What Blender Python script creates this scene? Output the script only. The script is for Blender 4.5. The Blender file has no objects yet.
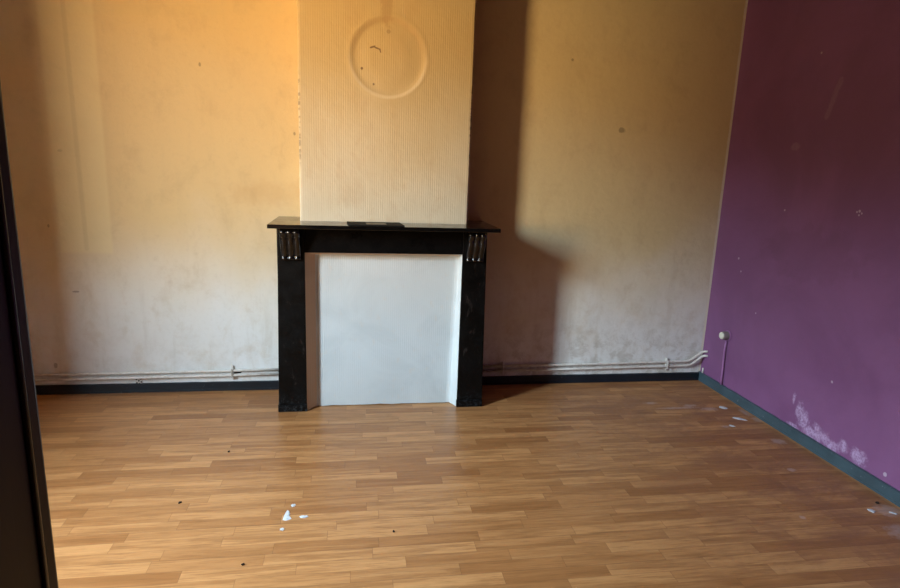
import bpy, bmesh, math, random
from mathutils import Vector, noise
random.seed(7)
sc = bpy.context.scene
COL = sc.collection
PI = math.pi

# ------------------------------------------------------------------ helpers
def link(name, me, m=None, parent=None):
    o = bpy.data.objects.new(name, me); COL.objects.link(o)
    if m: me.materials.append(m)
    if parent: o.parent = parent
    return o
def obj(name, bm, m=None, parent=None, smooth=False, bevel=0, seg=2):
    bmesh.ops.recalc_face_normals(bm, faces=bm.faces)
    me = bpy.data.meshes.new(name); bm.to_mesh(me); bm.free()
    if smooth:
        for p in me.polygons: p.use_smooth = True
    o = link(name, me, m, parent)
    if bevel:
        b = o.modifiers.new('bevel', 'BEVEL'); b.width = bevel; b.segments = seg; b.limit_method = 'ANGLE'
    return o
def struct(o): o['kind'] = 'structure'; return o
def tag(o, label, cat, group=None):
    o['label'] = label; o['category'] = cat
    if group: o['group'] = group
    return o
def thing(name, loc, label, cat, group=None):
    o = bpy.data.objects.new(name, None); COL.objects.link(o); o.location = loc; o.empty_display_size = .1
    return tag(o, label, cat, group)
def box(bm, x0, x1, y0, y1, z0, z1):
    v = [bm.verts.new((x, y, z)) for z in (z0, z1) for y in (y0, y1) for x in (x0, x1)]
    for f in ((0,1,3,2),(4,5,7,6),(0,1,5,4),(2,3,7,6),(0,2,6,4),(1,3,7,5)):
        bm.faces.new([v[i] for i in f])
def prism(bm, pts, z0, z1):
    a = [bm.verts.new((x, y, z0)) for x, y in pts]; b = [bm.verts.new((x, y, z1)) for x, y in pts]
    bm.faces.new(a); bm.faces.new(b)
    n = len(pts)
    for i in range(n): bm.faces.new((a[i], a[(i+1) % n], b[(i+1) % n], b[i]))
def sweep(bm, path, r, n=12, cap=True):
    path = [Vector(p) for p in path]; rings = []
    for i, p in enumerate(path):
        d = (path[min(i+1, len(path)-1)] - path[max(i-1, 0)]).normalized()
        u = d.cross(Vector((0, 0, 1)));  u = u.normalized() if u.length > 1e-3 else Vector((0, 1, 0))
        w = d.cross(u).normalized(); rr = r[i] if isinstance(r, (list, tuple)) else r
        rings.append([bm.verts.new(p + u*rr*math.cos(t*2*PI/n) + w*rr*math.sin(t*2*PI/n)) for t in range(n)])
    for a, b in zip(rings, rings[1:]):
        for k in range(n): bm.faces.new((a[k], a[(k+1) % n], b[(k+1) % n], b[k]))
    if cap: bm.faces.new(rings[0]); bm.faces.new(rings[-1])

# ------------------------------------------------------------------ node kit
class M:
    def __init__(s, name, rough=.6):
        s.m = bpy.data.materials.new(name); s.m.use_nodes = True
        s.nt = s.m.node_tree; s.b = s.nt.nodes['Principled BSDF']; s.b.inputs['Roughness'].default_value = rough
        s.pos = s.nt.nodes.new('ShaderNodeTexCoord').outputs['Object']
        x = s.nt.nodes.new('ShaderNodeSeparateXYZ'); s.nt.links.new(s.pos, x.inputs[0]); s.x, s.y, s.z = x.outputs
    def put(s, sock, v):
        if hasattr(v, 'is_linked') or isinstance(v, bpy.types.NodeSocket): s.nt.links.new(v, sock)
        else: sock.default_value = v
    def math(s, op, a, b=0., c=None, clamp=False):
        n = s.nt.nodes.new('ShaderNodeMath'); n.operation = op; n.use_clamp = clamp
        s.put(n.inputs[0], a); s.put(n.inputs[1], b)
        if c is not None: s.put(n.inputs[2], c)
        return n.outputs[0]
    def vec(s, a, b, c):
        n = s.nt.nodes.new('ShaderNodeCombineXYZ')
        for i, v in enumerate((a, b, c)): s.put(n.inputs[i], v)
        return n.outputs[0]
    def scale(s, sx, sy, sz, src=None):
        n = s.nt.nodes.new('ShaderNodeVectorMath'); n.operation = 'MULTIPLY'
        s.put(n.inputs[0], src or s.pos); n.inputs[1].default_value = (sx, sy, sz); return n.outputs[0]
    def noise(s, v, scale=1., detail=4., rough=.55, dist=0.):
        n = s.nt.nodes.new('ShaderNodeTexNoise'); s.put(n.inputs['Vector'], v)
        n.inputs['Scale'].default_value = scale; n.inputs['Detail'].default_value = detail
        n.inputs['Roughness'].default_value = rough; n.inputs['Distortion'].default_value = dist; return n.outputs['Fac']
    def white(s, v):
        n = s.nt.nodes.new('ShaderNodeTexWhiteNoise'); s.put(n.inputs['Vector'], v); return n.outputs['Value']
    def ramp(s, f, lo, hi, a=0., b=1., smooth=True):
        n = s.nt.nodes.new('ShaderNodeMapRange'); n.interpolation_type = 'SMOOTHSTEP' if smooth else 'LINEAR'
        s.put(n.inputs[0], f)
        for i, v in enumerate((lo, hi, a, b)): s.put(n.inputs[i+1], v)
        return n.outputs[0]
    def mix(s, f, a, b, mode='MIX'):
        n = s.nt.nodes.new('ShaderNodeMix'); n.data_type = 'RGBA'; n.blend_type = mode
        c = lambda v: (*v, 1) if isinstance(v, tuple) and len(v) == 3 else v
        s.put(n.inputs[0], f); s.put(n.inputs[6], c(a)); s.put(n.inputs[7], c(b)); return n.outputs[2]
    def color(s, v): s.put(s.b.inputs['Base Color'], (*v, 1) if isinstance(v, tuple) else v)
    def rough(s, v): s.put(s.b.inputs['Roughness'], v)
    def bump(s, h, dist=.002, strength=1.):
        n = s.nt.nodes.new('ShaderNodeBump'); s.put(n.inputs['Height'], h); n.inputs['Distance'].default_value = dist
        n.inputs['Strength'].default_value = strength
        old = s.b.inputs['Normal']
        if old.is_linked: s.nt.links.new(old.links[0].from_socket, n.inputs['Normal'])
        s.nt.links.new(n.outputs[0], s.b.inputs['Normal'])
    def blob(s, u, v, cu, cv, ru, rv, n=None, amt=.6, soft=.25):
        """1 inside an irregular ellipse about (cu, cv) in the (u, v) plane"""
        a = s.math('DIVIDE', s.math('SUBTRACT', u, cu), ru); b = s.math('DIVIDE', s.math('SUBTRACT', v, cv), rv)
        d = s.math('SQRT', s.math('ADD', s.math('MULTIPLY', a, a), s.math('MULTIPLY', b, b)))
        if n is not None: d = s.math('ADD', d, s.math('MULTIPLY', s.math('SUBTRACT', n, .5), amt*2))
        return s.ramp(d, 1-soft, 1+soft, 1., 0.)
    def mx(s, *a):
        r = a[0]
        for q in a[1:]: r = s.math('MAXIMUM', r, q)
        return r
def line(m, u, v, p, q, w, n=None, amt=0.):
    """mask of a segment p-q of half width w"""
    px, py = p; qx, qy = q; dx, dy = qx-px, qy-py; L = math.hypot(dx, dy); dx /= L; dy /= L
    a = m.math('SUBTRACT', u, px); b = m.math('SUBTRACT', v, py)
    t = m.math('ADD', m.math('MULTIPLY', a, dx), m.math('MULTIPLY', b, dy))
    tt = m.math('MINIMUM', m.math('MAXIMUM', t, 0.), L)
    ex = m.math('SUBTRACT', a, m.math('MULTIPLY', tt, dx)); ey = m.math('SUBTRACT', b, m.math('MULTIPLY', tt, dy))
    d = m.math('SQRT', m.math('ADD', m.math('MULTIPLY', ex, ex), m.math('MULTIPLY', ey, ey)))
    if n is not None: d = m.math('ADD', d, m.math('MULTIPLY', m.math('SUBTRACT', n, .5), amt))
    return m.ramp(d, w*.5, w*1.5, 1., 0.)

# ------------------------------------------------------------------ materials
WHITE_LOW = (.83, .83, .81)
def wall_back_mat():
    m = M('aged cream wallpaper', .85)
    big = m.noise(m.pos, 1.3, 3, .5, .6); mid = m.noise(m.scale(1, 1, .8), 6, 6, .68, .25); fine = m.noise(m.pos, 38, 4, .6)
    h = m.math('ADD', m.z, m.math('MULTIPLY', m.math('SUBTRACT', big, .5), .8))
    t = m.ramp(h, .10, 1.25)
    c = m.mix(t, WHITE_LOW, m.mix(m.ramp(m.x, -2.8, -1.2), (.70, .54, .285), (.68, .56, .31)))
    # blotchy yellow-brown damp stains
    st = m.ramp(mid, .48, .72, 0., .30)
    c = m.mix(st, c, (.50, .36, .19), 'MIX')
    c = m.mix(m.ramp(fine, .5, .75, 0., .10), c, (.42, .34, .24))
    # wet tide marks low on the right and above the left pipes
    low = m.ramp(m.z, .1, .62, 1., 0.); mott = m.ramp(m.noise(m.pos, 9, 6, .72, .3), .44, .64)
    right = m.ramp(m.x, -1.9, -1.3)
    c = m.mix(m.math('MULTIPLY', m.math('MULTIPLY', low, mott), m.math('ADD', m.math('MULTIPLY', right, .38), .14)), c, (.40, .34, .27))
    streak = m.ramp(m.noise(m.scale(9, 1, 1.1), 1, 5, .65), .5, .7, 0., .22)
    c = m.mix(m.math('MULTIPLY', streak, m.ramp(m.z, .2, 1., 1., .25)), c, (.42, .33, .2))
    # individual marks
    n2 = m.noise(m.pos, 30, 3)
    dots = m.mx(m.blob(m.x, m.z, -.772, 1.72, .022, .016, n2), m.blob(m.x, m.z, -1.14, 2.13, .008, .008, n2),
                m.blob(m.x, m.z, -4.14, 1.46, .014, .008, n2), m.blob(m.x, m.z, -3.36, 1.97, .006, .01, n2),
                m.blob(m.x, m.z, -2.84, 1.61, .008, .012, n2), m.blob(m.x, m.z, -4.28, .18, .010, .014, n2, .9), m.blob(m.x, m.z, -4.24, 1.03, .006, .010, n2),
                m.blob(m.x, m.z, -4.13, .64, .020, .005, n2, .9))
    c = m.mix(m.math('MULTIPLY', dots, .5), c, (.09, .06, .04))
    c = m.mix(m.math('MULTIPLY', m.blob(m.x, m.z, -2.98, 1.25, .24, .06, m.noise(m.pos, 14, 5), 1.6, .7), .22), c, (.50, .28, .12))
    # patch of window light painted in as paler strips, and the paper seam in them
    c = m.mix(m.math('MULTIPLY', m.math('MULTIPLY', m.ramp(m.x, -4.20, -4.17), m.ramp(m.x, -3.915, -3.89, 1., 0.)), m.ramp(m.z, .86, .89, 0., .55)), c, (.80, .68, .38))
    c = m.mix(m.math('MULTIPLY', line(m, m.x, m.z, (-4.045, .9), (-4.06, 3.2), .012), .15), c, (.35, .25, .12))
    # bare white edge of the paper at the corner
    edge = m.ramp(m.math('ADD', m.x, m.math('MULTIPLY', m.math('SUBTRACT', n2, .5), .012)), -.02, -.014)
    c = m.mix(edge, c, (.80, .76, .62))
    m.color(c)
    m.bump(m.noise(m.scale(1.6, 1, 1), 110, 4, .7), .0012, .6)
    m.bump(m.noise(m.pos, 6, 5, .65), .012, .5)
    return m.m

def chimney_mat():
    m = M('ribbed chimney wallpaper', .8)
    big = m.noise(m.pos, 1.6, 4, .55, .5)
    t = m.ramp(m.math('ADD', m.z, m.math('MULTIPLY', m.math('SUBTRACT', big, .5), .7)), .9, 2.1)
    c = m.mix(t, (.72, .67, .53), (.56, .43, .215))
    sp = m.noise(m.scale(1, 1, .5), 9, 5, .65, .8)
    c = m.mix(m.ramp(sp, .5, .72, 0., .25), c, (.50, .34, .18))
    rib = m.math('SINE', m.math('MULTIPLY', m.math('ADD', m.x, m.math('MULTIPLY', m.noise(m.pos, 4), .004)), 2*PI/.0125))
    tone = m.white(m.math('FLOOR', m.math('DIVIDE', m.x, .0125)))
    c = m.mix(m.math('ADD', m.ramp(rib, -1., .2, .06, 0.), m.math('MULTIPLY', tone, .06)), c, (.42, .30, .17))
    # soot drip above the capped flue, and marks on it
    n2 = m.noise(m.pos, 45, 3)
    c = m.mix(m.math('MULTIPLY', m.blob(m.x, m.z, -2.31, 2.34, .035, .14, n2), .35), c, (.34, .2, .09))
    a = m.math('SUBTRACT', m.x, -2.300); b = m.math('SUBTRACT', m.z, 2.03)
    r = m.math('SQRT', m.math('ADD', m.math('MULTIPLY', a, a), m.math('MULTIPLY', b, b)))
    ring = m.math('MULTIPLY', m.ramp(r, .165, .195), m.ramp(r, .2, .225, 1., 0.))
    c = m.mix(m.math('MULTIPLY', ring, m.ramp(b, -.08, .16, 0., .30)), c, (.36, .20, .08))
    pale = m.math('MULTIPLY', m.math('MULTIPLY', m.ramp(r, .196, .208), m.ramp(r, .212, .228, 1., 0.)), m.ramp(b, .08, -.14, 0., .45))
    c = m.mix(pale, c, (.80, .70, .50))
    sc_ = m.mx(line(m, m.x, m.z, (-2.40, 2.075), (-2.375, 2.083), .004, n2, .012), line(m, m.x, m.z, (-2.378, 2.08), (-2.345, 2.068), .004, n2, .012),
               line(m, m.x, m.z, (-2.348, 2.07), (-2.343, 2.055), .004, n2, .01), m.blob(m.x, m.z, -2.445, 1.965, .007, .007, n2),
               m.blob(m.x, m.z, -2.38, 1.885, .005, .006, n2), m.math('MULTIPLY', m.blob(m.x, m.z, -2.30, 2.165, .011, .010, n2), .35))
    c = m.mix(m.math('MULTIPLY', sc_, .8), c, (.12, .06, .03))
    # torn paper along both arrises
    torn = m.math('MULTIPLY', m.ramp(m.noise(m.scale(1, 1, 5), 4, 6, .75), .47, .53), m.ramp(m.z, 1.4, 1.5))
    torn = m.math('MULTIPLY', torn, m.ramp(m.z, 1.85, 1.95, 1., 0.))
    ed = m.mx(m.ramp(m.x, -2.776, -2.786), m.ramp(m.x, -1.832, -1.821))
    c = m.mix(m.math('MULTIPLY', torn, m.math('MULTIPLY', ed, .6)), c, (.12, .08, .05))
    m.color(c)
    m.bump(m.math('ADD', rib, m.math('MULTIPLY', m.noise(m.pos, 120, 3), 1.2)), .0004, .5)
    m.bump(m.noise(m.pos, 5, 5, .6), .01, .5)
    return m.m

def panel_mat():
    m = M('white ribbed lining paper', .75)
    rib = m.math('SINE', m.math('MULTIPLY', m.math('ADD', m.x, m.math('MULTIPLY', m.noise(m.pos, 5), .003)), 2*PI/.0125))
    c = m.mix(m.ramp(m.noise(m.pos, 3, 5, .6, .7), .4, .7), (.60, .65, .66), (.53, .58, .59))
    c = m.mix(m.ramp(rib, -1., .2, .12, 0.), c, (.55, .56, .58))
    c = m.mix(m.ramp(m.noise(m.scale(1, 1, .6), 26, 4, .6), .58, .72, 0., .35), c, (.62, .58, .52))
    # warm shade of the unlit left and top reveals, painted in as tan
    tan = m.mx(m.ramp(m.x, -2.704, -2.708), m.ramp(m.z, .932, .935))
    c = m.mix(m.math('MULTIPLY', tan, m.ramp(m.x, -1.875, -1.88)), c, (.60, .46, .33))
    m.color(c); m.bump(m.math('ADD', rib, m.math('MULTIPLY', m.noise(m.pos, 90, 3), 1.4)), .0007, .5)
    return m.m

def purple_mat():
    m = M('purple wall paint', .55)
    n = m.noise(m.pos, 1.6, 5, .6, .5)
    c = m.mix(m.ramp(n, .35, .65), (.20, .076, .190), (.245, .098, .235))
    c = m.mix(m.ramp(m.noise(m.pos, 6, 5, .65), .45, .75, 0., .25), c, (.20, .08, .18))
    nb = m.noise(m.pos, 22, 6, .7); nf = m.noise(m.pos, 60, 5, .75)
    # dull damp clouds part way up
    c = m.mix(m.math('MULTIPLY', m.blob(m.y, m.z, -.87, 1.05, .34, .14, m.noise(m.pos, 7, 5, .7), 1.2), .22), c, (.14, .05, .11))
    # salt bloom above the skirting
    pts = [(-.926, .221, .012, .028), (-.985, .172, .035, .055), (-1.02, .13, .04, .06), (-1.08, .09, .09, .035), (-1.15, .095, .07, .04),
           (-1.12, .13, .03, .03), (-1.235, .085, .06, .03), (-1.31, .115, .035, .035), (-1.40, .105, .05, .045), (-.95, .07, .05, .012)]
    e = m.mx(*[m.blob(m.y, m.z, a, b, w*.8, h*.8, nb, 1.7, .6) for a, b, w, h in pts])
    c = m.mix(m.math('MULTIPLY', e, m.ramp(nf, .34, .60, .10, .80)), c, (.58, .42, .66))
    # scuffs and flecks
    sm = m.mx(line(m, m.y, m.z, (-.89, 1.96), (-.83, 1.78), .016, nb, .03), m.blob(m.y, m.z, -.63, 1.63, .035, .022, nb, .7))
    c = m.mix(m.math('MULTIPLY', m.math('MULTIPLY', sm, nf), .35), c, (.5, .33, .42))
    fl = m.mx(*[m.blob(m.y, m.z, a, b, r, r, nf, .5) for a, b, r in
        ((-1.15, 1.305, .007), (-1.135, 1.30, .005), (-1.165, 1.295, .005), (-1.15, 1.285, .005), (-1.166, .413, .007), (-1.561, .098, .010),
         (-.30, .85, .006), (-.5, .62, .005), (-.72, 2.12, .006), (-.62, 1.27, .006), (-.26, .93, .008))])
    c = m.mix(m.math('MULTIPLY', fl, .7), c, (.6, .5, .6))
    m.color(c); m.rough(m.ramp(n, .3, .7, .5, .62))
    m.bump(m.noise(m.pos, 70, 4, .6), .0012, .6); m.bump(m.noise(m.pos, 5, 5, .6), .012, .5)
    return m.m

def floor_mat():
    m = M('three strip oak laminate', .36)
    W, L = .064, .40
    yy = m.math('DIVIDE', m.y, W); row = m.math('FLOOR', yy)
    h = m.white(m.vec(row, 3.1, 0.))
    xx = m.math('ADD', m.math('DIVIDE', m.x, L), m.math('MULTIPLY', h, 7.)); col = m.math('FLOOR', xx)
    rnd = m.white(m.vec(row, col, 1.7)); rnd2 = m.white(m.vec(row, col, 9.2))
    # grain, shifted per strip
    g = m.vec(m.math('ADD', m.x, m.math('MULTIPLY', rnd, 11.)), m.math('MULTIPLY', m.y, 1.), m.math('MULTIPLY', rnd2, 5.))
    g1 = m.noise(m.scale(2.2, 26, 1, g), 1, 6, .62, .6); g2 = m.noise(m.scale(9, 150, 1, g), 1, 4, .6, .2)
    c = m.mix(m.ramp(m.math('POWER', rnd, .6), 0., 1., smooth=False), (.32, .132, .043), (.555, .275, .105))
    c = m.mix(m.ramp(g1, .42, .66, 0., .55), c, (.24, .095, .030))
    c = m.mix(m.ramp(g1, .30, .44, .30, 0.), c, (.60, .33, .14))
    c = m.mix(m.ramp(g2, .48, .70, 0., .42), c, (.20, .08, .028))
    # joints between strips, darker between whole boards
    fy = m.math('FRACT', yy); fx = m.math('FRACT', xx)
    jy = m.math('MINIMUM', fy, m.math('SUBTRACT', 1., fy)); jx = m.math('MINIMUM', fx, m.math('SUBTRACT', 1., fx))
    b3 = m.math('FRACT', m.math('DIVIDE', yy, 3.)); jb = m.math('MINIMUM', b3, m.math('SUBTRACT', 1., b3))
    j = m.mx(m.ramp(jy, .005, .03, .35, 0.), m.ramp(jx, .001, .004, .45, 0.), m.ramp(jb, .002, .009, .55, 0.))
    c = m.mix(j, c, (.14, .06, .025))
    # worn, greyed boards by the right-hand wall, spread wider to paint in light falloff
    n = m.noise(m.scale(1, 1.6, 1), 3.5, 6, .65, .7); nf = m.noise(m.pos, 40, 5, .7)
    worn = m.ramp(m.x, -1.9, -.1, 0., .75)  # wear and painted light falloff together
    c = m.mix(m.math('MULTIPLY', worn, m.ramp(n, .38, .66)), c, (.25, .108, .052))
    dust = [(-.25, -.53, .05, .022), (-.35, -.47, .04, .018), (-.59, -.41, .035, .016), (-.04, -.71, .03, .03), (-.30, -.79, .03, .012),
            (-.05, -.60, .02, .05), (-.10, -1.70, .06, .04), (-.16, -1.86, .08, .05), (-.28, -1.31, .02, .016), (-.54, -1.71, .012, .012), (-.45, -.50, .12, .012), (-.12, -1.0, .035, .03)]
    d = m.mx(*[m.blob(m.x, m.y, a, b, w, h2, nf, 1.1, .5) for a, b, w, h2 in dust])
    c = m.mix(m.math('MULTIPLY', d, .42), c, (.52, .42, .40))
    dr = m.mx(line(m, m.x, m.y, (-.02, -.1), (-.02, -3.0), .018, nf, .05))
    c = m.mix(m.math('MULTIPLY', dr, .4), c, (.55, .30, .13))
    m.color(c)
    m.rough(m.math('ADD', m.ramp(nf, .3, .7, .30, .38), m.math('MULTIPLY', worn, .25)))
    m.bump(m.math('SUBTRACT', 1., j), .0006, .6); m.bump(g2, .0004, .5)
    m.bump(m.noise(m.pos, 2.2, 2), .004, .4)
    return m.m

def marble_mat(name='black marble', base=(.0035, .0033, .0035), r=.13, spec=.6):
    m = M(name, r)
    v = m.noise(m.pos, 7, 8, .7, 2.2); w = m.math('ABSOLUTE', m.math('SUBTRACT', v, .5))
    c = m.mix(m.ramp(w, 0., .02, .10, 0.), base, (.04, .035, .03))
    c = m.mix(m.ramp(m.noise(m.pos, 45, 5, .7), .55, .75, 0., .12), c, (.03, .027, .025))
    m.b.inputs['Specular IOR Level'].default_value = spec
    m.color(c); m.rough(m.ramp(m.noise(m.pos, 12, 4), .3, .7, r*.8, r*1.6))
    m.bump(m.noise(m.pos, 60, 3), .0006, .5)
    return m
def marble_leg():
    m = marble_mat('worn black marble', (.0030, .0028, .0027), .35, .12)
    src = m.b.inputs['Base Color'].links[0].from_socket
    n = m.noise(m.pos, 55, 6, .75)
    mask = m.math('MULTIPLY', m.ramp(m.z, .01, .13, .35, 0.), m.ramp(n, .48, .7))
    c = m.mix(mask, src, (.13, .145, .16))
    sc1 = m.ramp(m.noise(m.scale(3, 3, 1), 9, 6, .7, 1.), .60, .68, 0., .18)
    c = m.mix(sc1, c, (.12, .09, .08)); m.color(c)
    return m.m
def paint(name, c, r=.5, amt=.2, sc_=14, dark=None, bump=.001):
    m = M(name, r); d = dark or tuple(x*.6 for x in c)
    m.color(m.mix(m.ramp(m.noise(m.pos, sc_, 5, .65), .4, .75, 0., amt*2), c, d))
    if bump: m.bump(m.noise(m.pos, 60, 4), bump, .6)
    return m.m
def skirt_mat(name, c, chip):
    m = M(name, .42)
    n = m.noise(m.pos, 30, 6, .75)
    k = m.mix(m.ramp(m.noise(m.pos, 5, 4), .35, .65), c, tuple(x*1.35 for x in c))
    k = m.mix(m.ramp(n, .62, .70, 0., chip), k, (.30, .34, .36))
    m.color(k); m.bump(n, .001, .6); return m.m

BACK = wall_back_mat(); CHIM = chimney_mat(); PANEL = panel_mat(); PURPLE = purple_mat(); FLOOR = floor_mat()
MARBLE = marble_mat().m; FRIEZE = marble_mat('black marble frieze', r=.3, spec=.08).m; LEG = marble_leg()
SKB = skirt_mat('dark blue grey skirting paint', (.005, .010, .016), .2)
SKR = skirt_mat('slate blue skirting paint', (.042, .072, .090), .7)
PLASTER = paint('yellowed ceiling paint', (.24, .16, .085), .8)
SIDE = paint('plain tan wallpaper', (.27, .13, .06), .85, .15, 4)
PIPE = paint('cream pipe paint', (.78, .75, .70), .4, .25, 20, (.40, .30, .22))
BRASSY = paint('dirty clip metal', (.5, .45, .38), .5, .4, 60, (.12, .09, .06))
DARK = paint('dark hole', (.012, .010, .010), .9)
WOODDOOR = None

# ------------------------------------------------------------------ dimensions (metres; origin = right-hand rear corner, floor level)
XL = -4.9                 # left wall
CEIL = 3.2
YD = -3.82                # line of the wide opening the photograph is taken from
YR = -6.6                 # far wall of the adjoining room
CX0, CX1, CY = -2.791, -1.8155, -.265    # chimney breast

# ------------------------------------------------------------------ setting
bm = bmesh.new(); box(bm, XL-.3, .2, YR-.2, .2, -.12, 0); struct(obj('floor', bm, FLOOR))
bm = bmesh.new(); box(bm, XL-.3, .2, YR-.2, .2, CEIL, CEIL+.12); struct(obj('ceiling', bm, PLASTER))
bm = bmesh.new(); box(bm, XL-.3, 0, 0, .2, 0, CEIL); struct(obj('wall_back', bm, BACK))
bm = bmesh.new(); box(bm, 0, .2, YR, .2, 0, CEIL); struct(obj('wall_right', bm, PURPLE))
bm = bmesh.new(); box(bm, XL-.3, .2, YR-.2, YR, 0, CEIL); struct(obj('wall_rear', bm, SIDE))
# left wall with its window opening
WT = .20
WY0, WY1, WZ0, WZ1 = -2.66, -2.05, .95, 2.82
bm = bmesh.new()
box(bm, XL-WT, XL, WY1, 0, 0, CEIL); box(bm, XL-WT, XL, YR, WY0, 0, CEIL)
box(bm, XL-WT, XL, WY0, WY1, 0, WZ0); box(bm, XL-WT, XL, WY0, WY1, WZ1, CEIL)
struct(obj('wall_left', bm, SIDE))
FRAME = paint('white window paint', (.7, .7, .68), .45)
bm = bmesh.new(); xa, xb = XL-.15, XL-.10
for a in ((WY0, WY0+.03, WZ0, WZ1), (WY1-.03, WY1, WZ0, WZ1), (WY0+.05, WY1-.05, WZ0, WZ0+.06), (WY0+.05, WY1-.05, WZ1-.05, WZ1), (WY0+.05, WY1-.05, 2.28, 2.31)):
    box(bm, xa, xb, *a)
struct(obj('window_1', bm, FRAME))
# the wall either side of the opening between the rooms
bm = bmesh.new(); box(bm, XL, -3.06, YD-.12, YD, 0, CEIL); box(bm, -.9, 0, YD-.12, YD, 0, CEIL); box(bm, -3.06, -.9, YD-.12, YD, 2.6, CEIL)
struct(obj('wall_front', bm, SIDE))

# chimney breast: body, and a papered front with the shallow dish of a capped flue
bm = bmesh.new()
box(bm, CX0, CX1, -.25, 0, 0, 1.07)
nx, nz = 110, 236
z0, z1 = 1.07, CEIL
def fy(x, z):
    r = math.hypot(x+2.300, z-2.03)
    y = CY
    s = max(0, min(1, (.212-r)/.030)); s = s*s*(3-2*s)
    y += .0052*s
    s2 = max(0, min(1, (.175-r)/.09)); s2 = s2*s2*(3-2*s2); y -= .004*s2
    lip = math.exp(-((r-.220)/.011)**2); y -= .0016*lip
    e = min(x-CX0, CX1-x)
    y += .0035*max(0, 1-e/.008)**2
    return y
g = [[None]*(nz+1) for _ in range(nx+1)]
for i in range(nx+1):
    for k in range(nz+1):
        x = CX0+(CX1-CX0)*i/nx; z = z0+(z1-z0)*k/nz
        wob = 0
        if i in (0, nx): wob = .0035*(noise.noise(Vector((i, 0, z*6)))+.6*noise.noise(Vector((i, 3, z*31))))
        g[i][k] = bm.verts.new((x+wob, fy(x, z), z))
front = []
for i in range(nx):
    for k in range(nz): front.append(bm.faces.new((g[i][k], g[i+1][k], g[i+1][k+1], g[i][k+1])))
bk0 = [bm.verts.new((CX0, 0, g[0][k].co.z)) for k in range(nz+1)]; bk1 = [bm.verts.new((CX1, 0, g[0][k].co.z)) for k in range(nz+1)]
for k in range(nz):
    bm.faces.new((bk0[k], g[0][k], g[0][k+1], bk0[k+1])); bm.faces.new((g[nx][k], bk1[k], bk1[k+1], g[nx][k+1]))
bm.faces.new([bk0[0]]+[g[i][0] for i in range(nx+1)]+[bk1[0]]); bm.faces.new([bk0[nz]]+[g[i][nz] for i in range(nx+1)]+[bk1[nz]])
for f in front: f.smooth = True
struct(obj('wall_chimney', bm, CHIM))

# skirting boards, a little uneven on top
def skirt(name, p, q, nrm, h, t, mat, seed):
    p = Vector(p); q = Vector(q); n = Vector(nrm); L = (q-p).length; N = max(2, int(L/.03)); bm = bmesh.new(); rows = []
    for i in range(N+1):
        c = p.lerp(q, i/N); w = .0018*noise.noise(Vector((i*.4, seed, 0)))
        prof = [(0, 0), (t*1.25, 0), (t*1.25, .010), (t, .014), (t*.95, h-.004+w), (t*.6, h+w), (0, h+w)]
        rows.append([bm.verts.new(c + n*a + Vector((0, 0, b))) for a, b in prof])
    for a, b in zip(rows, rows[1:]):
        for k in range(6): bm.faces.new((a[k], a[k+1], b[k+1], b[k]))
        bm.faces.new((a[6], a[0], b[0], b[6]))
    bm.faces.new(rows[0]); bm.faces.new(rows[-1])
    return struct(obj(name, bm, mat))
skirt('baseboard_left', (XL, 0, 0), (-2.924, 0, 0), (0, -1, 0), .056, .016, SKB, 1)
skirt('baseboard_back', (-1.699, 0, 0), (-.017, 0, 0), (0, -1, 0), .056, .016, SKB, 5)
skirt('baseboard_right', (0, 0, 0), (0, YD, 0), (-1, 0, 0), .062, .016, SKR, 9)

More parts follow.
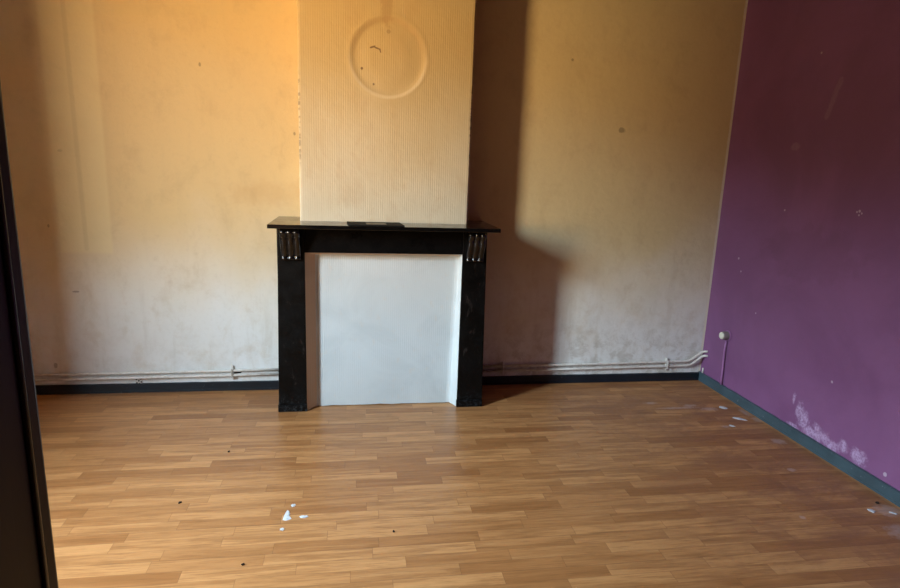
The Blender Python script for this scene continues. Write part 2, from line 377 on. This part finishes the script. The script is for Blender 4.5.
# ------------------------------------------------------------------ mantelpiece
mp = thing('mantelpiece', (-2.31, -.35, 0), 'black marble fireplace mantelpiece with fluted brackets against the chimney breast', 'fireplace')
def mpart(name, bm, mat, parent=None, **k):
    par = parent or mp
    bmesh.ops.translate(bm, verts=bm.verts, vec=(2.31, .35, 0))
    return obj(name, bm, mat, par, **k)
bm = bmesh.new()
g2 = .0015
prism(bm, [(-2.943, -.509), (-1.667, -.509), (-1.667, -.001), (CX1+.003, -.001), (CX1+.003, CY-g2), (CX0-.003, CY-g2), (CX0-.003, -.001), (-2.943, -.001)], 1.094, 1.116)
mpart('shelf', bm, MARBLE, bevel=.003, seg=3)
bm = bmesh.new(); box(bm, -2.7605, -1.8575, -.380, -.318, .9485, 1.094)
mpart('frieze', bm, FRIEZE, bevel=.003)
for (a, b, out) in ((-2.921, -2.760, -1), (-1.858, -1.7014, 1)):
    bm = bmesh.new(); box(bm, a, b, -.385, -.290, .045, 1.094)
    for v in bm.verts:
        if v.co.z > 1 and abs(v.co.x-(a if out < 0 else b)) < 1e-4: v.co.x -= out*.016
    pil = mpart('pilaster', bm, LEG, bevel=.003)
    bm = bmesh.new(); box(bm, a-.0035, b+.0015, -.390, -.288, 0, .045)
    mpart('plinth', bm, LEG, pil, bevel=.003)
    bm = bmesh.new()
    xa, xb = (a, CX0-.004) if out < 0 else (CX1+.004, b)
    box(bm, xa, xb, -.290, -.024, 0, 1.094)
    mpart('side_slab', bm, LEG)
    # fluted bracket: an S-shaped console with four raised reeds
    bm = bmesh.new(); nxx, nzz = 60, 40; ca, cb = (a+.034, b-.020) if out < 0 else (a+.020, b-.034); ztop, zb = 1.094, .905
    G = []
    for i in range(nxx+1):
        u = i/nxx; rowv = []
        for k in range(nzz+1):
            t = k/nzz; z = zb+(ztop-zb)*t
            s = t*t*(3-2*t)
            q = min(1, t/.72); q = q*q*(3-2*q)
            prot = .010 + .050*q
            if t > .72: prot = .060 + .016*math.sin((t-.72)/.28*PI)
            if t < .12: prot += .008*math.sin(t/.12*PI)
            reed = abs(math.sin(u*PI*3))**.6
            prot = max(.004, prot + .011*reed - .006)
            if k == 0: prot = .002
            rowv.append(bm.verts.new((ca+(cb-ca)*u, -.3845-prot, z)))
        G.append(rowv)
    for i in range(nxx):
        for k in range(nzz): bm.faces.new((G[i][k], G[i+1][k], G[i+1][k+1], G[i][k+1])).smooth = True
    for i in (0, nxx):
        back = [bm.verts.new((G[i][0].co.x, -.384, zb)), bm.verts.new((G[i][0].co.x, -.384, ztop))]
        bm.faces.new([back[0]]+G[i]+[back[1]])
    mpart('bracket', bm, MARBLE)

# papered board closing the hearth, with splayed edges
bm = bmesh.new()
o_ = [(-2.759, 0), (-2.759, .948), (-1.859, .948), (-1.859, 0)]; i_ = [(-2.700, 0), (-2.697, .928), (-1.868, .930), (-1.897, 0)]
O = [bm.verts.new((x, -.376, z)) for x, z in o_]; O2 = [bm.verts.new((x, -.29, z)) for x, z in o_]
NX, NZ = 30, 30; I = {}
for a in range(NX+1):
    for b in range(NZ+1):
        u, v = a/NX, b/NZ
        x = (i_[0][0]*(1-u)+i_[3][0]*u)*(1-v)+(i_[1][0]*(1-u)+i_[2][0]*u)*v; z = (i_[0][1]*(1-u)+i_[3][1]*u)*(1-v)+(i_[1][1]*(1-u)+i_[2][1]*u)*v
        w = .004*noise.noise(Vector((x*4, z*4, 2)))*min(1, 6*min(u, 1-u, 1-v))
        zz = z + (.004*(1+noise.noise(Vector((x*14, 1, 1))))+.002*noise.noise(Vector((x*60, 1, 1))) if b == 0 else 0)
        I[a, b] = bm.verts.new((x, -.315+w, zz))
for a in range(NX):
    for b in range(NZ): bm.faces.new((I[a, b], I[a+1, b], I[a+1, b+1], I[a, b+1])).smooth = True
bm.faces.new([O[0], O[1]]+[I[0, b] for b in range(NZ, -1, -1)])
bm.faces.new([O[1], O[2]]+[I[a, NZ] for a in range(NX, -1, -1)])
bm.faces.new([O[2], O[3]]+[I[NX, b] for b in range(NZ+1)])
for p in ((0, 1), (1, 2), (2, 3)): bm.faces.new((O[p[0]], O[p[1]], O2[p[1]], O2[p[0]]))
bm.faces.new(O2)
o = obj('fireplace_panel', bm, PANEL); o.location = (0, 0, 0)
tag(o, 'white papered board closing the fireplace opening inside the black mantelpiece', 'panel')

# flat dark piece lying on the shelf
ft = thing('picture_frame', (-2.36, -.41, 1.1165), 'thin dark flat frame with paler centre lying flat on the mantel shelf', 'frame')
FR = paint('black frame', (.010, .010, .010), .75); FR.node_tree.nodes['Principled BSDF'].inputs['Specular IOR Level'].default_value = .12; FC = paint('taupe frame centre', (.12, .10, .07), .5)
bm = bmesh.new(); prism(bm, [(-.150, -.094), (.150, -.094), (.134, .088), (-.168, .088)], 0, .007)
obj('surround', bm, FR, ft, bevel=.0015)
bm = bmesh.new(); prism(bm, [(-.058, -.070), (.052, -.070), (.050, .030), (-.062, .030)], .007, .0085)
obj('centre', bm, FC, ft)['label'] = 'paler brown grey centre'

# ------------------------------------------------------------------ pipes
def smooth_path(pts, n=8):
    out = [Vector(pts[0])]
    for i in range(1, len(pts)-1):
        a, b, c = Vector(pts[i-1]), Vector(pts[i]), Vector(pts[i+1])
        r = min(.03, (b-a).length*.45, (c-b).length*.45); p = b+(a-b).normalized()*r; q = b+(c-b).normalized()*r
        for k in range(n+1): t = k/n; out.append(p*(1-t)**2+b*2*t*(1-t)+q*t*t)
    out.append(Vector(pts[-1])); return out
def pipe(pts, r, label):
    bm = bmesh.new(); p = []
    for a, b in zip(pts, pts[1:]):
        p.append(a)
    p.append(pts[-1]); sweep(bm, smooth_path(p), r)
    return tag(obj('heating_pipe', bm, PIPE, smooth=True), label, 'pipe', None)
pr = .0082
pipe([(XL+.001, -.020, .121), (-3.9, -.021, .129), (-3.25, -.020, .134), (-2.923, -.020, .139)], pr, 'upper thin cream pipe along the wall left of the fireplace')
pipe([(XL+.001, -.020, .089), (-3.9, -.021, .097), (-3.25, -.020, .103), (-2.923, -.020, .108)], pr, 'lower thin cream pipe along the wall left of the fireplace')
pipe([(-1.699, -.020, .133), (-.8, -.021, .138), (-.110, -.020, .146), (-.022, -.034, .222), (-.001, -.062, .229)], pr, 'upper thin cream pipe right of the fireplace, bending up at the corner')
pipe([(-1.699, -.020, .098), (-.8, -.021, .105), (-.100, -.020, .113), (-.020, -.040, .192), (-.001, -.068, .199)], pr, 'lower thin cream pipe right of the fireplace, bending up at the corner')
def clip(x, z, h, label, broken=False):
    t = thing('pipe_clip', (x, -.02, z), label, 'clip', None)
    bm = bmesh.new(); box(bm, -.0065, .0065, .006, .0195, -h/2, h/2); obj('strap', bm, PIPE, t, bevel=.002)
    bm = bmesh.new(); box(bm, -.0055, .0055, -.0125, -.0082, -.030, .030); obj('clamp', bm, PIPE if not broken else BRASSY, t, bevel=.002)
    bm = bmesh.new(); sweep(bm, [(0, -.015, 0), (0, -.0128, 0)], .004, 10); obj('screw', bm, BRASSY, t)
clip(-.277, .124, .088, 'cream clip holding the two pipes nearest the purple wall')
clip(-1.480, .116, .086, 'cream clip holding the two pipes just right of the mantelpiece, in its shadow')
clip(-3.249, .118, .090, 'dirty clip on the two pipes left of the fireplace, beside a chipped hole', True)
# chipped hole beside that clip: rough dark pocket in the plaster
bm = bmesh.new(); N = 14; ring = []
for k in range(N):
    a = k*2*PI/N; r = 1+.35*noise.noise(Vector((math.cos(a)*1.7, math.sin(a)*1.7, 4)))
    ring.append(bm.verts.new((-3.222+.026*r*math.cos(a), -.0022, .120+.011*r*math.sin(a))))
c0 = bm.verts.new((-3.222, -.0006, .120))
for k in range(N): bm.faces.new((ring[k], ring[(k+1) % N], c0))
ex = bmesh.ops.extrude_face_region(bm, geom=bm.faces[:]); bmesh.ops.translate(bm, verts=[v for v in ex['geom'] if isinstance(v, bmesh.types.BMVert)], vec=(0, .0018, 0))
tag(obj('plaster_hole', bm, DARK), 'small dark chipped hole behind the pipes left of the fireplace', 'hole')
# round plate drilled with small dark holes
vg = thing('vent_plate', (-3.812, -.001, .072), 'small white wall plate drilled with dark holes above the left skirting', 'vent')
bm = bmesh.new(); sweep(bm, [(0, 0, 0), (0, -.004, 0)], [.024, .022], 24); obj('plate', bm, PIPE, vg)
hbm = None
for (a, b) in ((-.012, .010), (.011, .012), (0, .001), (.013, -.006), (-.011, -.012), (.002, -.016)):
    bm = bmesh.new(); sweep(bm, [(a*1.1, -.0035, b*1.1), (a*1.1, -.0048, b*1.1)], .0055, 10); obj('hole', bm, DARK, vg)

# ------------------------------------------------------------------ outlet and its cable on the purple wall
PURP2 = paint('glossy purple cable paint', (.36, .16, .36), .35)
ou = thing('cable_outlet', (0, -.262, .406), 'round off-white fitting sticking out of the purple wall near the corner', 'outlet')
GREY = paint('grey purple fitting', (.26, .22, .22), .5); IV = paint('ivory plastic', (.80, .80, .66), .35, .1)
bm = bmesh.new(); sweep(bm, [(-.001, 0, 0), (-.006, 0, 0), (-.007, 0, 0)], [.034, .034, .030], 28); obj('back_plate', bm, PURP2, ou, smooth=False)
bm = bmesh.new(); sweep(bm, [(-.006, 0, 0), (-.040, 0, 0), (-.046, 0, 0)], [.028, .028, .026], 28); obj('body', bm, GREY, ou)
bm = bmesh.new(); sweep(bm, [(-.046, 0, 0), (-.052, 0, 0), (-.056, 0, 0)], [.0235, .0235, .018], 28); obj('cap', bm, IV, ou)['label'] = 'ivory round end cap'
bm = bmesh.new(); sweep(bm, smooth_path([(-.010, -.262, .372), (-.013, -.263, .30), (-.012, -.268, .18), (-.014, -.275, .0635)]), .007, 10)
tag(obj('wall_cable', bm, PURP2, smooth=True), 'purple painted cable running from the round outlet down to the skirting', 'cable')
bm = bmesh.new(); sweep(bm, [(-.008, -.040, .100), (-.008, -.040, .0635)], .0055, 10)
tag(obj('pipe_stub', bm, PIPE, smooth=True), 'short pale upright pipe stub under the pipe ends in the corner', 'pipe')

# ------------------------------------------------------------------ debris on the floor
CHIP = paint('white plaster chip', (.60, .64, .69), .7, .35, 60); CRUMB = paint('dark crumb', (.035, .022, .015), .8)
def chip(name, pts, x, y, s, mat, label, cat, h=.0025, rot=0, group=None):
    bm = bmesh.new(); c, q = math.cos(rot), math.sin(rot); n = len(pts)
    lo = [bm.verts.new((s*(c*a-q*b), s*(q*a+c*b), .0003)) for a, b in pts]
    up = [bm.verts.new((s*.86*(c*a-q*b), s*.86*(q*a+c*b), h*(.7+.6*random.random()))) for a, b in pts]
    top = bm.verts.new((0, 0, h*1.2))
    for k in range(n):
        bm.faces.new((lo[k], lo[(k+1) % n], up[(k+1) % n], up[k])); bm.faces.new((up[k], up[(k+1) % n], top))
    bm.faces.new(lo)
    o = obj(name, bm, mat); o.location = (x, y, 0); return tag(o, label, cat, group)
def blobpts(n, ax, ay, seed, j=.35):
    n += 5; j = min(.6, j+.2); ax *= .95; ay *= .95; r = random.Random(seed); return [((1-j*r.random())*ax*math.cos(k*2*PI/n), (1-j*r.random())*ay*math.sin(k*2*PI/n)) for k in range(n)]
gp = 'white flakes on the floor'
chip('plaster_flake', [(-.019, -.044), (-.004, -.050), (.010, -.046), (.023, -.038), (.018, -.028), (.007, -.014), (.012, .006), (.004, .034), (-.006, .042), (-.013, .012), (-.017, -.02)], -2.758, -1.470, .85, CHIP, 'largest white plaster flake on the floor in front of the fireplace', 'flake', group=gp)
chip('plaster_flake', blobpts(9, .015, .014, 3), -2.742, -1.400, 1, CHIP, 'small white flake just behind the largest flake in front of the fireplace', 'flake', group=gp)
chip('plaster_flake', blobpts(10, .023, .012, 4, .2), -2.690, -1.492, 1, CHIP, 'narrow white flake to the right of the largest flake in front of the fireplace', 'flake', group=gp)
chip('plaster_flake', blobpts(8, .014, .013, 5), -2.768, -1.572, 1, CHIP, 'small white flake just in front of the largest flake', 'flake', group=gp)
chip('plaster_flake', blobpts(9, .030, .040, 6, .3), -.146, -.515, 1, CHIP, 'white flake by the right skirting, nearest the far corner', 'flake', rot=.9, group=gp)
chip('plaster_flake', blobpts(9, .020, .052, 7, .3), -.150, -.69, 1, CHIP, 'elongated white flake by the right skirting, second from the far corner', 'flake', rot=.9, group=gp)
chip('plaster_flake', blobpts(8, .012, .022, 8, .4), -.262, -.785, 1, CHIP, 'small pale flake left of the elongated flake near the right skirting', 'flake', rot=.8, group=gp)
chip('plaster_flake', blobpts(9, .020, .022, 9, .3), -.178, -1.695, 1, CHIP, 'bright white flake beside the dark crumb at the right edge', 'flake', rot=.8, group=gp)
chip('plaster_flake', blobpts(9, .010, .022, 10, .3), -.092, -1.722, 1, CHIP, 'narrow white flake between the right skirting and the bright flake near it', 'flake', rot=.9, group=gp)
gc = 'dark crumbs on the floor'
for (x, y, s, lab) in ((-3.22, -1.335, .011, 'dark crumb on the floor left of the largest white flake'),
                       (-2.883, -1.781, .009, 'dark crumb near the bottom of the view, below the white flakes'),
                       (-2.324, -1.635, .008, 'dark crumb on the floor to the right of all the fireplace flakes'),
                       (-3.108, -.876, .008, 'dark crumb on the floor left of the fireplace, farthest crumb from the camera'),
                       (-.098, -1.640, .012, 'dark crumb against the right skirting beside white flakes')):
    chip('crumb', blobpts(7, s*.9, s*.75, int(s*9000)+int(-x*10), .4), x, y, 1, CRUMB, lab, 'crumb', h=.006, group=gc)

# ------------------------------------------------------------------ dark door leaf standing open at the left
cam_p = Vector((-2.4838, -3.7998, 1.45))
m = M('dark brown door varnish', .38)
gr = m.noise(m.scale(22, 22, 1.2), 1, 6, .65, .4)
m.color(m.mix(m.ramp(gr, .35, .7), (.022, .015, .011), (.008, .006, .005))); m.bump(gr, .001, .6)
WOODDOOR = m.m; BEAD = paint('worn glossy bead', (.035, .030, .028), .25)
az = math.radians(-26.7); P = Vector((cam_p.x + .90*math.sin(az), cam_p.y + .90*math.cos(az), 0))
hinge = Vector((-3.075, -3.80, 0)); d = (hinge-P); LW = d.length; d.normalize(); nrm = Vector((-d.y, d.x, 0))
if nrm.dot(cam_p-P) < 0: nrm = -nrm
nrm.z = 0; nrm.normalize()
door = bpy.data.objects.new('door_1', None); COL.objects.link(door); door.location = P; door['kind'] = 'structure'
def dbox(name, s0, s1, t0, t1, z0, z1, bev=.003):
    """s runs from free edge to hinge, t from the camera-side face (0) into the leaf"""
    bm = bmesh.new(); vs = [bm.verts.new(d*s - nrm*t + Vector((0, 0, z))) for z in (z0, z1) for t in (t0, t1) for s in (s0, s1)]
    for f in ((0,1,3,2),(4,5,7,6),(0,1,5,4),(2,3,7,6),(0,2,6,4),(1,3,7,5)): bm.faces.new([vs[i] for i in f])
    return obj(name, bm, WOODDOOR, door, bevel=bev)
dbox('stile', .0, .11, 0, .038, .01, 2.55, .005); dbox('stile', LW-.11, LW, 0, .038, .01, 2.55, .005)
bm = bmesh.new(); q_ = d*.026 + nrm*.001; sweep(bm, [q_+Vector((0, 0, .02)), q_+Vector((0, 0, 2.54))], .0045, 12)
obj('bead', bm, BEAD, door, smooth=True)
for z0, z1 in ((.01, .22), (.95, 1.09), (2.42, 2.55)): dbox('rail', .11, LW-.11, .001, .037, z0, z1)
for z0, z1 in ((.22, .95), (1.09, 2.42)):
    dbox('door_panel', .11, LW-.11, .012, .026, z0, z1, .001)
    dbox('moulding', .11, .128, .002, .012, z0, z1, .004); dbox('moulding', LW-.128, LW-.11, .002, .012, z0, z1, .004)

# ------------------------------------------------------------------ light: the sky and street outside the window
STR = 48.
SKY = (.69, .87, 1.0); HZ = (.13, .22)
STREET = [(-1, (.76, .48, .21)), (-.62, (.84, .525, .225)), (-.50, (.50, .34, .155)), (-.41, (.06, .04, .025)), (1, (.03, .02, .015))]
w = bpy.data.worlds.new('world'); sc.world = w; w.use_nodes = True; nt = w.node_tree; bg = nt.nodes['Background']
tc = nt.nodes.new('ShaderNodeTexCoord'); sx = nt.nodes.new('ShaderNodeSeparateXYZ'); nt.links.new(tc.outputs['Generated'], sx.inputs[0])
def wramp(sock, stops):
    mr = nt.nodes.new('ShaderNodeMapRange'); mr.inputs[1].default_value = -1; mr.inputs[2].default_value = 1; nt.links.new(sock, mr.inputs[0])
    cr = nt.nodes.new('ShaderNodeValToRGB'); nt.links.new(mr.outputs[0], cr.inputs[0]); e = cr.color_ramp.elements
    e[0].position = 0; e[0].color = (*stops[0][1], 1); e[1].position = 1; e[1].color = (*stops[-1][1], 1)
    for p, c in stops[1:-1]: k = e.new((p+1)/2); k.color = (*c, 1)
    return cr.outputs[0]
def wmix(f, a, b, mode='MIX'):
    n = nt.nodes.new('ShaderNodeMix'); n.data_type = 'RGBA'; n.blend_type = mode
    nt.links.new(f, n.inputs[0]) if not isinstance(f, (int, float)) else setattr(n.inputs[0], 'default_value', f)
    nt.links.new(a, n.inputs[6]); nt.links.new(b, n.inputs[7]); return n.outputs[2]
# street level: sunlit brick and paving down the street (-y), a shaded facade straight across (-x)
street = wramp(sx.outputs[1], STREET)
sky = wramp(sx.outputs[2], [(-1, SKY), (1, SKY)])
ad = nt.nodes.new('ShaderNodeMapRange'); ad.inputs[1].default_value = -.52; ad.inputs[2].default_value = -.30; ad.inputs[3].default_value = 0; ad.inputs[4].default_value = .075
nt.links.new(sx.outputs[1], ad.inputs[0]); su = nt.nodes.new('ShaderNodeMath'); su.operation = 'SUBTRACT'; nt.links.new(sx.outputs[2], su.inputs[0]); nt.links.new(ad.outputs[0], su.inputs[1])
# unseen roof line, raised straight across the street to dim the right-hand wall
horizon = wramp(su.outputs[0], [(-1, (0, 0, 0)), (HZ[0], (0, 0, 0)), (HZ[1], (1, 1, 1)), (1, (1, 1, 1))])
nt.links.new(wmix(horizon, street, sky), bg.inputs[0]); bg.inputs[1].default_value = STR
pl = bpy.data.lights.new('window_daylight', 'AREA'); pl.shape = 'RECTANGLE'; pl.size = WZ1-WZ0; pl.size_y = WY1-WY0
pl.cycles.is_portal = True
po = bpy.data.objects.new('window_daylight', pl); COL.objects.link(po); po.location = (XL-.17, (WY0+WY1)/2, (WZ0+WZ1)/2); po.rotation_euler = (0, -PI/2, 0)

# ------------------------------------------------------------------ camera
yaw, pitch, roll, F = .16212, -.2096, .0362, 598.5232
cd = bpy.data.cameras.new('camera'); cam = bpy.data.objects.new('camera', cd); COL.objects.link(cam); sc.camera = cam
f = Vector((math.sin(yaw)*math.cos(pitch), math.cos(yaw)*math.cos(pitch), math.sin(pitch)))
r = Vector((math.cos(yaw), -math.sin(yaw), 0)); u = r.cross(f)
c, s = math.cos(roll), math.sin(roll); R_, U_ = c*r+s*u, -s*r+c*u
from mathutils import Matrix
mt = Matrix((R_, U_, -f)).transposed().to_4x4(); mt.translation = cam_p; cam.matrix_world = mt
cd.sensor_fit = 'HORIZONTAL'; cd.sensor_width = 36; cd.lens = F/900*36; cd.clip_start = .02

vs = sc.view_settings; sc.display_settings.display_device = 'sRGB'; vs.view_transform = 'Standard'; vs.look = 'None'; vs.gamma = 1; vs.exposure = 1.33; vs.use_curve_mapping = False
